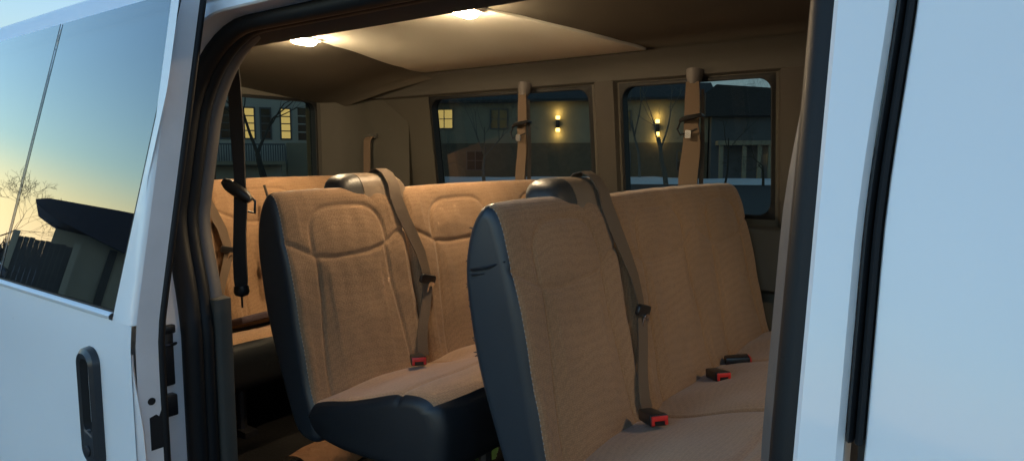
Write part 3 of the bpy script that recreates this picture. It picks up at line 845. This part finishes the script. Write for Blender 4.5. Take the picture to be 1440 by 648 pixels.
# only the nearest bench has a frayed edge and a crease in its vinyl end
fy = MB(); rng = random.Random(3)
rear = sorted([p for p in PROF if p.x < -.06 and 1.0 < p.y < 1.48], key=lambda p: p.y)
for k in range(46):
    p = rng.choice(rear); L = rng.uniform(.005, .010); yy = rng.uniform(.018, .034)
    q = Vector((p.x + .001, yy, p.y)); d = Vector((-1, rng.uniform(-.6, .2), rng.uniform(-.7, .5))).normalized() * L
    fy.tube([q, q + d * .6, q + d + Vector((0, 0, rng.uniform(-.003, .003)))], [.0018, .0012, .0005], 4)
fy.build('frayed_edge', M['fray'], bench)
ck = MB(); ck.tube([(-.078, .010, 1.386), (-.06, -.001, 1.388), (-.02, -.002, 1.397), (.020, .006, 1.412)], [.0045, .004, .004, .0025], 6)
ck.tube([(-.076, .009, 1.374), (-.06, -.001, 1.377), (-.03, -.0015, 1.383)], [.003, .003, .001], 6)
ck.build('vinyl_crease', M['black'], bench, smooth=True)

# ================================================================== HANGING BELTS
def far_belt(x, z0, wide, label, wrapped):
    t = empty('seat_belt', (x, yf(1.93) - .02, 1.93)); tag(t, label, 'seat belt', 'loose seat belts hanging in the van')
    yy = lambda z: -.028 - .02 * (1.93 - z) + .02
    s = MB(); zs_ = [.02, -.03, -.09, -.15]
    s.tube([(0, .0, .025), (0, -.008, -.01), (0, -.012, -.03)], [.034, .030, .020], 12)
    s.build('upper_anchor', M['greytrim'], t, smooth=True)
    up = MB(); up.ribbon([(0, -.022, -.02), (.003, -.026, -.08), (.004, -.026, -.15), (.002, -.028, -.19)], [wide * .75, wide * .85, wide * .9, wide * .8], (1, .15, 0), .012)
    up.build('upper_webbing', M['belt'], t, smooth=True, angle=70)
    n = 9
    lo = MB(); zz_ = [-.17 - (z0) * k / (n - 1) for k in range(n)]
    lo.ribbon([(.001 + .006 * math.sin(k * .9), -.030 + .0 * k, zz_[k]) for k in range(n)], [wide * (.80 + .02 * k + (.22 if wrapped else .05) * math.sin(math.pi * k / (n - 1))) for k in range(n)], (1, .2, 0), .016)
    lo.build('lower_webbing', M['belt'], t, smooth=True, angle=70)
    ed = MB(); ed.ribbon([(wide * .52 + .004, -.018, -.05), (wide * .55 + .006, -.016, -.2), (wide * .60 + .004, -.016, -.3), (wide * .62, -.016, -.5)], [.012, .014, .018, .016], (1, .9, 0), .004)
    ed.build('belt_edge', M['darkbelt'], t, smooth=True)
    lp = MB(); lp.tube([(-.036, -.048, -.168), (-.012, -.062, -.160), (.018, -.062, -.156), (.044, -.045, -.148), (.046, -.02, -.15)], [.007, .010, .010, .008, .005], 8)
    lp.tube([(-.034, -.050, -.172), (-.046, -.05, -.20), (-.030, -.055, -.222), (.006, -.058, -.214), (.036, -.05, -.20)], .0035, 6)
    lp.build('latch_plate', M['black'], t, smooth=True)
    lt = MB(); lt.prism(rrect(-.012, .012, -.030, .0, .004, 3), -.0015, .0015, lambda a, b, d: (a + .002, -.060 + d, b - .205))
    lt.build('latch_tongue', M['silver'], t)
    return t
far_belt(-1.815, .36, .050, 'tan seat belt hanging over the far side window with the lit wall lantern', False)
far_belt(-1.012, .36, .066, 'orange-tan seat belt bunched and hanging over the front-most far window', True)
t = empty('seat_belt', (-2.847, 1.80, 1.722)); tag(t, 'short tan shoulder belt running from the far wall down behind the middle bench', 'seat belt', 'loose seat belts hanging in the van')
s = MB(); s.ribbon([(0, .05, .012), (0, .03, .012), (0, .010, .006), (0, -.002, -.01), (.004, -.008, -.08), (.01, -.016, -.2)], .042, (1, .25, 0), .004); s.build('webbing', M['belt'], t, smooth=True)
s = MB(); s.prism(rrect(-.032, .032, -.014, .014, .008, 4), .030, .055, lambda a, b, d: (a, d, b + .018)); s.build('belt_slot', M['uppertrim'], t, bevel=.004)
# dark belt behind the open door, hanging in front of the rear bench
t = empty('seat_belt', (-1.75, .30, 1.93)); tag(t, 'dark seat belt dangling just inside the rear edge of the door opening', 'seat belt', 'loose seat belts hanging in the van')
cp = [(.0, .046, .02), (0, .052, -.10), (.0, .056, -.25), (.0, .057, -.36), (.004, .054, -.44), (.006, .046, -.52), (.004, .044, -.60), (.0, .047, -.655), (.0, .048, -.69)]
s = MB(); s.ribbon(cp, [.030, .036, .036, .030, .036, .034, .037, .038, .030], [(.8, .6, 0)] * 9, .008); s.build('webbing', M['darkbelt'], t, smooth=True, angle=70)
s = MB(); s.tube([(-.034, .028, -.375), (-.022, .034, -.385), (.0, .042, -.398), (.026, .058, -.418), (.036, .064, -.43)], [.010, .017, .019, .016, .009], 10); s.tube([(.022, .065, -.41), (.042, .075, -.43), (.038, .075, -.465), (.022, .065, -.46)], .0035, 6); s.build('latch_plate', M['black'], t, smooth=True)
s = MB(); s.tube([(0, .047, -.672), (.001, .047, -.690), (.002, .047, -.700), (.003, .046, -.704), (.004, .046, -.735)], [.020, .022, .017, .003, .0025], 10); s.build('belt_end', M['black'], t, smooth=True)
s = MB(); s.tube([(0, .03, .03), (0, .046, .0), (0, .05, -.05)], [.03, .028, .015], 10); s.build('upper_anchor', M['darkbelt'], t, smooth=True)
cd = MB(); cp = [(-2.655, 1.03, 1.50), (-2.63, 1.035, 1.43), (-2.61, 1.02, 1.36), (-2.605, .995, 1.29), (-2.60, .985, 1.24), (-2.585, .985, 1.16)]
cd.tube(cp, .006, 6); cd.tube([(-2.602, .985, 1.25), (-2.598, .985, 1.225)], .013, 8); cd.tube([(-2.587, .985, 1.175), (-2.585, .985, 1.145)], .013, 8)
tag(cd.build('pull_cord', M['darkbelt'], None, smooth=True), 'thin dark cord hanging down the front of the rear bench back', 'cord')
# dark folded belt lying in the crease of the rear bench
pb_ = MB(); pb_.box((-2.56, .92, .945), (.11, .26, .030), Matrix.Rotation(R(7), 3, 'Z') @ Matrix.Rotation(R(-16), 3, 'Y')); 
tag(pb_.build('folded_cloth', mat('purple_cloth', (.05, .035, .045), .9, bump=.5, bscale=30), None, bevel=.009, seg=3), 'dark purplish folded cloth tucked in the crease of the rear bench', 'cloth')

# ================================================================== LITTER ON THE FLOOR
def crumple(name, mat_, pts, seed, amp):
    mb = MB(); rows = pts
    out = []
    for i, r in enumerate(rows):
        out.append([Vector(p) + Vector((noise.noise(Vector(p) * 14 + Vector((seed, 0, 0))), noise.noise(Vector(p) * 14 + Vector((0, seed, 0))), noise.noise(Vector(p) * 14 + Vector((0, 0, seed))))) * amp for p in r])
    mb.grid(out); return mb
bag = empty('paper_bag', (-1.80, .72, FZ)); tag(bag, 'crumpled brown paper bag on the dark floor under the middle bench', 'paper bag')
rows = []
for i in range(21):
    u = i / 20; y = -.16 + .30 * u
    rows.append([( .10 * math.cos(a) * (1 - .3 * u), y, .008 + .085 * math.sin(a) * (.55 + .6 * u * (1 - .2 * u))) for a in [math.pi * k / 12 for k in range(13)]])
bb = crumple('bag', None, rows, 3, .012); bb.v = [(x, y, max(.004, z)) for x, y, z in bb.v]
bb.build('bag_body', M['paper'], bag, smooth=True, angle=30)
rim = MB(); rim.grid([[(p[0] * 1.03, p[1] + d, p[2] * 1.04 + .002) for p in rows[-1]] for d in (-.004, .03)]); rim.build('bag_rim', M['paperwhite'], bag, smooth=True)
gl_ = MB(); gl_.grid(crumple('g', None, [[(-1.52 + .2 * u, .92 + .20 * v, FZ + .02 + .035 * math.sin(3 * u + 2 * v)) for v in [k / 8 for k in range(9)]] for u in [k / 8 for k in range(9)]], 5, .03).v and [[tuple(Vector((-1.52 + .16 * u, .92 + .18 * v, FZ + .025 + .03 * math.sin(3 * u + 2 * v)))) for v in [k / 8 for k in range(9)]] for u in [k / 8 for k in range(9)]])
tag(gl_.build('snack_wrapper', M['green'], None, smooth=True), 'green wrapper lying on the floor beside the nearest bench', 'wrapper')
os_ = MB(); os_.prism([(0, 0), (.05, .02), (.035, .005), (.055, -.015)], 0, .006, lambda a, b, d: (-1.60 + b, .93 + a, FZ + .02 + d + a * .3))
tag(os_.build('paper_scrap', M['orange'], None), 'small orange paper scrap on the floor under the middle bench', 'paper scrap')

# ================================================================== OUTSIDE
gr = MB(); gr.add([(-900, -900, -.02), (900, -900, -.02), (900, 900, -.02), (-900, 900, -.02)], [(0, 1, 2, 3)])
tag(gr.build('ground', M['earth']), kind='structure')
rd = MB(); rd.add([(-120, -9, -.012), (80, -9, -.012), (80, 40, -.012), (-120, 40, -.012)], [(0, 1, 2, 3)])
tag(rd.build('parking_lot', M['asphalt']), kind='structure')
FB = Vector((-.44, .90, 0)).normalized(); FS = Vector((.90, .44, 0)).normalized()   # towards the far house, along it (to the right)
def fp(a, d, z): p = FB * d + FS * a; return Vector((p.x, p.y - .72, z))
sn = MB(); rows = []
for i in range(61):
    a = -34 + 68 * i / 60
    rows.append([fp(a, d + .8 * noise.noise(Vector((a * .2, d, 0))), max(-.015, h * (1 + .6 * noise.noise(Vector((a * .35, d * .4, 5)))))) for d, h in ((43, -.015), (43.8, .18), (45, .32), (46.5, .28), (50, .1), (55, -.01))])
sn.grid(rows); tag(sn.build('snow_bank', M['snow'], smooth=True), kind='structure')

def window_part(parent, f, a, z, w_, h_, lit=False, mull=(2, 2), frame='darksiding'):
    """f(a,d,z): facade frame, d towards the viewer"""
    fr = MB()
    fr.prism([(a - w_ / 2 - .08, z - h_ / 2 - .08), (a + w_ / 2 + .08, z - h_ / 2 - .08), (a + w_ / 2 + .08, z + h_ / 2 + .08), (a - w_ / 2 - .08, z + h_ / 2 + .08)], .02, .05, lambda p, q, d: f(p, d, q))
    wo = fr.build('window', M[frame], parent)
    g = MB(); g.prism([(a - w_ / 2, z - h_ / 2), (a + w_ / 2, z - h_ / 2), (a + w_ / 2, z + h_ / 2), (a - w_ / 2, z + h_ / 2)], .045, .065, lambda p, q, d: f(p, d, q))
    g.build('pane', M['litpane' if lit else 'darkpane'], wo)
    for k in range(1, mull[0]):
        x = a - w_ / 2 + w_ * k / mull[0]; b = MB(); b.prism([(x - .035, z - h_ / 2), (x + .035, z - h_ / 2), (x + .035, z + h_ / 2), (x - .035, z + h_ / 2)], .062, .085, lambda p, q, d: f(p, d, q)); b.build('mullion', M[frame], wo)
    for k in range(1, mull[1]):
        y = z - h_ / 2 + h_ * k / mull[1]; b = MB(); b.prism([(a - w_ / 2, y - .03), (a + w_ / 2, y - .03), (a + w_ / 2, y + .03), (a - w_ / 2, y + .03)], .062, .083, lambda p, q, d: f(p, d, q)); b.build('mullion', M[frame], wo)
    return wo

# --- the long building on the far side
hs = empty('apartment_house', fp(0, 52, 0)); tag(hs, 'long dark two storey house with lit wall lanterns beyond the far side windows', 'house')
inv = Vector(hs.location)
ff = lambda a, d, z: fp(a, 52 - d, z) - inv
m = MB(); m.prism([(-30, 0), (5.1, 0), (5.1, 2.75), (-30, 2.75)], -8, 0, lambda a, z, d: ff(a, d, z)); m.build('lower_wall', M['brick'], hs)
m = MB(); m.prism([(-30, 2.75), (5.1, 2.75), (5.1, 5.9), (-30, 5.9)], -7.9, -.06, lambda a, z, d: ff(a, d, z)); m.build('upper_wall', M['stucco'], hs)
m = MB(); m.prism([(.7, 5.85), (.7, 6.05), (-4, 7.5), (-8.7, 6.05), (-8.7, 5.85)], -30.8, 5.6, lambda d, z, a: ff(a, d, z)); m.build('roof', M['roofing'], hs)
# darker wing at the right with a lower gable and a pale porch
m = MB(); m.prism([(5.2, 0), (20, 0), (20, 4.6), (5.2, 4.6)], -8, 1.2, lambda a, z, d: ff(a, d, z)); m.build('wing_wall', M['darksiding'], hs)
m = MB(); m.prism([(4.7, 4.55), (4.7, 6.2), (5.4, 6.75), (12, 6.2), (21, 5.2), (21, 4.55)], -8.4, 1.9, lambda a, z, d: ff(a, d, z)); m.build('wing_roof', M['roofing'], hs)
for a in (5.75, 7.3, 8.3, 9.0):
    c = MB(); c.prism([(a - .14, 0), (a + .14, 0), (a + .14, 2.5), (a - .14, 2.5)], 2.6, 2.9, lambda p, q, d: ff(p, d, q)); c.build('porch_column', M['stucco'], hs, bevel=.02)
c = MB(); c.prism([(5.5, 2.5), (9.6, 2.5), (9.6, 2.8), (5.5, 2.8)], 1.25, 3.1, lambda p, q, d: ff(p, d, q)); c.build('porch_beam', M['stucco'], hs)
# windows of the long house
for a, z, lit in ((-15.0, 4.65, True), (-10.6, 4.6, False), (-1.2, 4.4, False), (-20, 4.6, False), (-1.2, 1.4, False), (-12.5, 1.4, False), (3.6, 1.4, False)):
    window_part(hs, ff, a, z, 1.3, 1.4, lit)
window_part(hs, lambda a, d, z: ff(a, d + 1.2, z), 12.2, 1.7, 1.1, 1.5, False)
# wall lanterns: up and down light
def lantern(a, z):
    b = MB(); b.prism([(a - .14, z - .32), (a + .14, z - .32), (a + .14, z + .32), (a - .14, z + .32)], .02, .26, lambda p, q, d: ff(p, d, q))
    o = b.build('wall_lantern', M['black'], hs, bevel=.03)
    for dz in (.46, -.46):
        g = MB(); g.prism([(a - .15, z + dz - .13), (a + .15, z + dz - .13), (a + .15, z + dz + .13), (a - .15, z + dz + .13)], .03, .22, lambda p, q, d: ff(p, d, q))
        g.build('lantern_lens', M['lantern'], o, bevel=.03)
    for dz, rx in ((.85, 0), (-.85, 0)):
        l = bpy.data.lights.new('lantern_light', 'POINT'); l.energy = 2.6; l.color = (1, .62, .2); l.shadow_soft_size = .08
        lo = bpy.data.objects.new('lantern_light', l); col.objects.link(lo); lo.location = ff(a, .30, z + dz) ; lo.parent = o
lantern(-6.0, 4.2); lantern(1.44, 3.85)
# porch lamp far right
b = MB(); b.prism(rrect(9.3, 9.5, 1.5, 1.75, .05, 3), 1.3, 1.5, lambda p, q, d: ff(p, d, q)); b.build('porch_lamp', M['lantern'], hs)

# --- house behind the back doors
RB = Vector((-.865, .50, 0)).normalized(); RS = Vector((.50, .865, 0)).normalized()
def rp_(a, d, z): p = RB * d + RS * a; return Vector((p.x, p.y - .72, z))
bh_ = empty('townhouse', rp_(0, 40, 0)); tag(bh_, 'pale townhouse with tall lit windows and a balcony seen through the rear window', 'house')
iv = Vector(bh_.location); rff = lambda a, d, z: rp_(a, 40 - d, z) - iv
m = MB(); m.prism([(-6, 0), (10, 0), (10, 8), (-6, 8)], -6, 0, lambda a, z, d: rff(a, d, z)); m.build('wall', M['palewall'], bh_)
m = MB(); m.prism([(-6.6, 7.9), (10.6, 7.9), (10.6, 8.3), (-6.6, 8.3)], -6.6, .6, lambda a, z, d: rff(a, d, z)); m.build('roof', M['roofing'], bh_)
for a, lit in ((.5, False), (1.05, True), (1.71, True), (2.55, False), (3.6, True), (-1.0, False)):
    window_part(bh_, rff, a, 3.5, .46, 1.6, lit, (1, 4))
window_part(bh_, rff, 5.0, 3.5, 1.5, 1.8, False, (3, 4), 'palewall')
m = MB(); m.prism([(-1.6, 1.25), (3.4, 1.25), (3.4, 1.45), (-1.6, 1.45)], .01, 1.4, lambda a, z, d: rff(a, d, z)); m.build('balcony', M['stucco'], bh_)
m = MB()
for k in range(42):
    a = -1.6 + 5 * k / 41; m.prism([(a - .025, 1.45), (a + .025, 1.45), (a + .025, 2.3), (a - .025, 2.3)], 1.33, 1.38, lambda p, q, d: rff(p, d, q))
m.prism([(-1.6, 2.3), (3.4, 2.3), (3.4, 2.38), (-1.6, 2.38)], 1.31, 1.40, lambda p, q, d: rff(p, d, q)); m.build('railing', M['darksiding'], bh_)
for a in (-1.5, .9, 3.3):
    m = MB(); m.prism([(a - .1, 0), (a + .1, 0), (a + .1, 1.25), (a - .1, 1.25)], 1.15, 1.35, lambda p, q, d: rff(p, d, q)); m.build('balcony_post', M['stucco'], bh_)
m = MB(); m.prism([(3.6, 0), (10.0, 0), (10.0, 2.45), (3.6, 2.45)], .01, .25, lambda a, z, d: rff(a, d, z)); m.build('lower_wall', M['stucco'], bh_)

# --- low building mirrored in the door glass
az = R(-160.2); GB = Vector((math.cos(az), math.sin(az), 0)); GS = Vector((-math.sin(az), math.cos(az), 0))   # GS: towards larger azimuth
def gp(a, d, z): p = GB * d + GS * a; return Vector((p.x - 1.85, p.y - .05, z))
gh = empty('garage', gp(0, 26, 0)); tag(gh, 'dark low garage with wide eaves mirrored in the sliding door glass', 'garage')
iv2 = Vector(gh.location); gff = lambda a, d, z: gp(a, 26 - d, z) - iv2
m = MB(); m.prism([(.0, 0), (14, 0), (14, 2.4), (.0, 2.4)], -7, 0, lambda a, z, d: gff(a, d, z)); m.build('wall', M['yellowwall'], gh)
m = MB(); m.prism([(-.80, 3.16), (-.74, 3.02), (-.1, 2.70), (2.4, 2.02), (9, 1.95), (15, 2.2), (15, 3.2), (7, 3.9), (1.6, 3.50), (-.45, 3.30)], -7.8, .8, lambda a, z, d: gff(a, d, z)); m.build('roof', M['roofing'], gh)
m = MB(); m.prism([(1.75, 0), (2.0, 0), (2.0, 2.1), (1.75, 2.1)], .01, .12, lambda a, z, d: gff(a, d, z)); m.build('corner_post', M['darkboards'], gh)
fe_ = empty('fence', gp(-.95, 24.6, 0)); tag(fe_, 'dark board fence with paler posts in front of the mirrored garage', 'fence')
iv3 = Vector(fe_.location); g3 = lambda a, z, d: gp(a, 24.6 - d, z) - iv3
m = MB()
for k in range(11): m.prism([(-.86 + k * .145, .04), (-.718 + k * .145, .04), (-.718 + k * .145, 1.84 + .02 * (k % 3)), (-.86 + k * .145, 1.84 + .02 * (k % 3))], -.02 - .006 * (k % 2), .02, g3)
m.build('board_panel', M['darkboards'], fe_)
for a in (-.95, .72):
    m = MB(); m.prism([(a - .09, 0), (a + .09, 0), (a + .09, 2.0), (a - .09, 2.0)], -.09, .09, g3); m.build('post', M['yellowwall'], fe_)

def tree(name, loc, h, seed, spread=.5, depth=6, r0=.12, mt='bark', label='', group=None, trunk_h=.3, lean=0, twig=.004):
    rng = random.Random(seed); t = empty(name, loc); tag(t, label, 'tree', group)
    tr, cr = MB(), MB()
    def grow(p, d, L, r, k, mb):
        n = 4; pts = [p]; rr = [r]; q = Vector(p); dd = Vector(d)
        for i in range(n):
            dd = (dd + Vector((rng.uniform(-1, 1), rng.uniform(-1, 1), rng.uniform(-.5, .9))) * .16).normalized()
            q = q + dd * L / n; pts.append(Vector(q)); rr.append(max(twig, r * (1 - .42 * (i + 1) / n)))
        mb.tube(pts, rr, 7 if k > 3 else 4, caps=(k < 2))
        if k == 0: return
        nb = 2 if rng.random() < .55 else 3
        for _ in range(nb):
            ax = Vector((rng.uniform(-1, 1), rng.uniform(-1, 1), rng.uniform(-.3, .3))).normalized()
            d2 = (Matrix.Rotation(rng.uniform(.5, 1.1) * spread * 1.3, 3, ax) @ dd).normalized()
            d2.z += .10; d2.normalize()
            st_ = pts[-1] if rng.random() < .6 else pts[-2]
            grow(st_, d2, L * rng.uniform(.62, .85), max(twig, rr[-1] * rng.uniform(.6, .85)), k - 1, cr)
    grow(Vector((0, 0, -.05)), Vector((lean, 0, 1)).normalized(), h * trunk_h, r0, depth, tr)
    tr.build('trunk', M[mt], t, smooth=True); cr.build('crown', M[mt], t, smooth=True)
    return t
tree('bare_tree', fp(1.75, 42, 0), 9, 4, .55, 6, .16, 'barkpale', 'pale trunked bare tree beside the right-hand wall lantern', None, .33)
tree('bare_tree', fp(7.35, 42, 0), 4.2, 11, .8, 6, .09, 'bark', 'small bare tree with spreading twigs in front of the porch', None, .28)
tree('bare_tree', fp(5.3, 43, 0), 6.4, 23, .8, 6, .07, 'bark', 'slender bare tree left of the porch columns', None, .45)
tree('bare_tree', rp_(1.75, 26, 0), 7.5, 31, .6, 6, .16, 'bark', 'bare tree in front of the pale townhouse', None, .25)
tree('bare_tree', gp(-2.1, 30, 0), 5.0, 41, .8, 7, .07, 'bark', 'bare branching tree left of the garage in the door glass reflection', None, .3)
tree('bare_tree', fp(-9.3, 41, 0), 8.0, 57, .7, 7, .12, 'barkpale', 'wide bare tree left of the left-hand wall lantern', None, .3)
tree('bare_tree', fp(.2, 46, 0), 10.5, 63, .8, 7, .10, 'barkpale', 'tall bare tree with fine twigs rising over the long house roof', None, .4)
# far scrub on the sunset horizon
hg = MB(); rng = random.Random(5)
for k in range(9000):
    a = rng.uniform(-45, 30); d = rng.uniform(70, 95)
    h = (1.7 + 2.0 * max(0, noise.noise(Vector((a * .16, d * .1, 2)))) + 1.0 * noise.noise(Vector((a * .7, 3, 2)))) * rng.uniform(.4, 1.15)
    b0 = gp(a, d, rng.uniform(0, .5) * h); t_ = rng.uniform(.02, .07); q = Vector((rng.uniform(-.7, .7), rng.uniform(-.7, .7), h * rng.uniform(.4, .8)))
    hg.add([b0 + Vector((-t_, t_, 0)), b0 + Vector((t_, -t_, 0)), b0 + q * .6 + Vector((t_, t_, 0)), b0 + q], [(0, 1, 2), (0, 2, 3), (1, 2, 3)])
tag(hg.build('scrub', M['hedge']), kind='stuff')
snp = MB(); snp.add([gp(-16, 21, 0.0), gp(16, 21, 0.0), gp(22, 68, 0.0), gp(-30, 68, 0.0)], [(0, 1, 2, 3)])
tag(snp.build('snow_field', M['snow']), kind='structure')
# dark parked car with snow on it left of the garage
car = empty('parked_car', gp(-2.9, 22.5, 0), az + R(90)); tag(car, 'dark parked car with snow on its roof mirrored left of the garage', 'car')
cb_ = MB(); cb_.prism([(-2.1, .35), (2.1, .35), (2.15, .7), (1.9, .85), (1.1, .95), (.55, 1.42), (-1.0, 1.42), (-1.7, .98), (-2.1, .9)], -.85, .85, lambda a, b, d: (a, d, b)); cb_.build('body', M['carpaint'], car, bevel=.06)
wn = MB()
for s in (-1, 1): wn.prism([(-1.45, .98), (.95, .98), (.5, 1.34), (-.95, 1.34)], s * .853, s * .86, lambda a, b, d: (a, d, b))
wn.build('window', M['darkpane'], car)
rs = MB(); rs.prism([(-1.0, 1.424), (.55, 1.424), (.5, 1.50), (-.9, 1.52)], -.8, .8, lambda a, b, d: (a, d, b)); rs.build('snow_cover', M['snow'], car, bevel=.03)
for x in (-1.35, 1.35):
    for s in (-1, 1):
        wh = MB(); wh.tube([(x, s * .72, .33), (x, s * .88, .33)], .33, 20); wh.build('wheel', M['rubber'], car, bevel=.02)
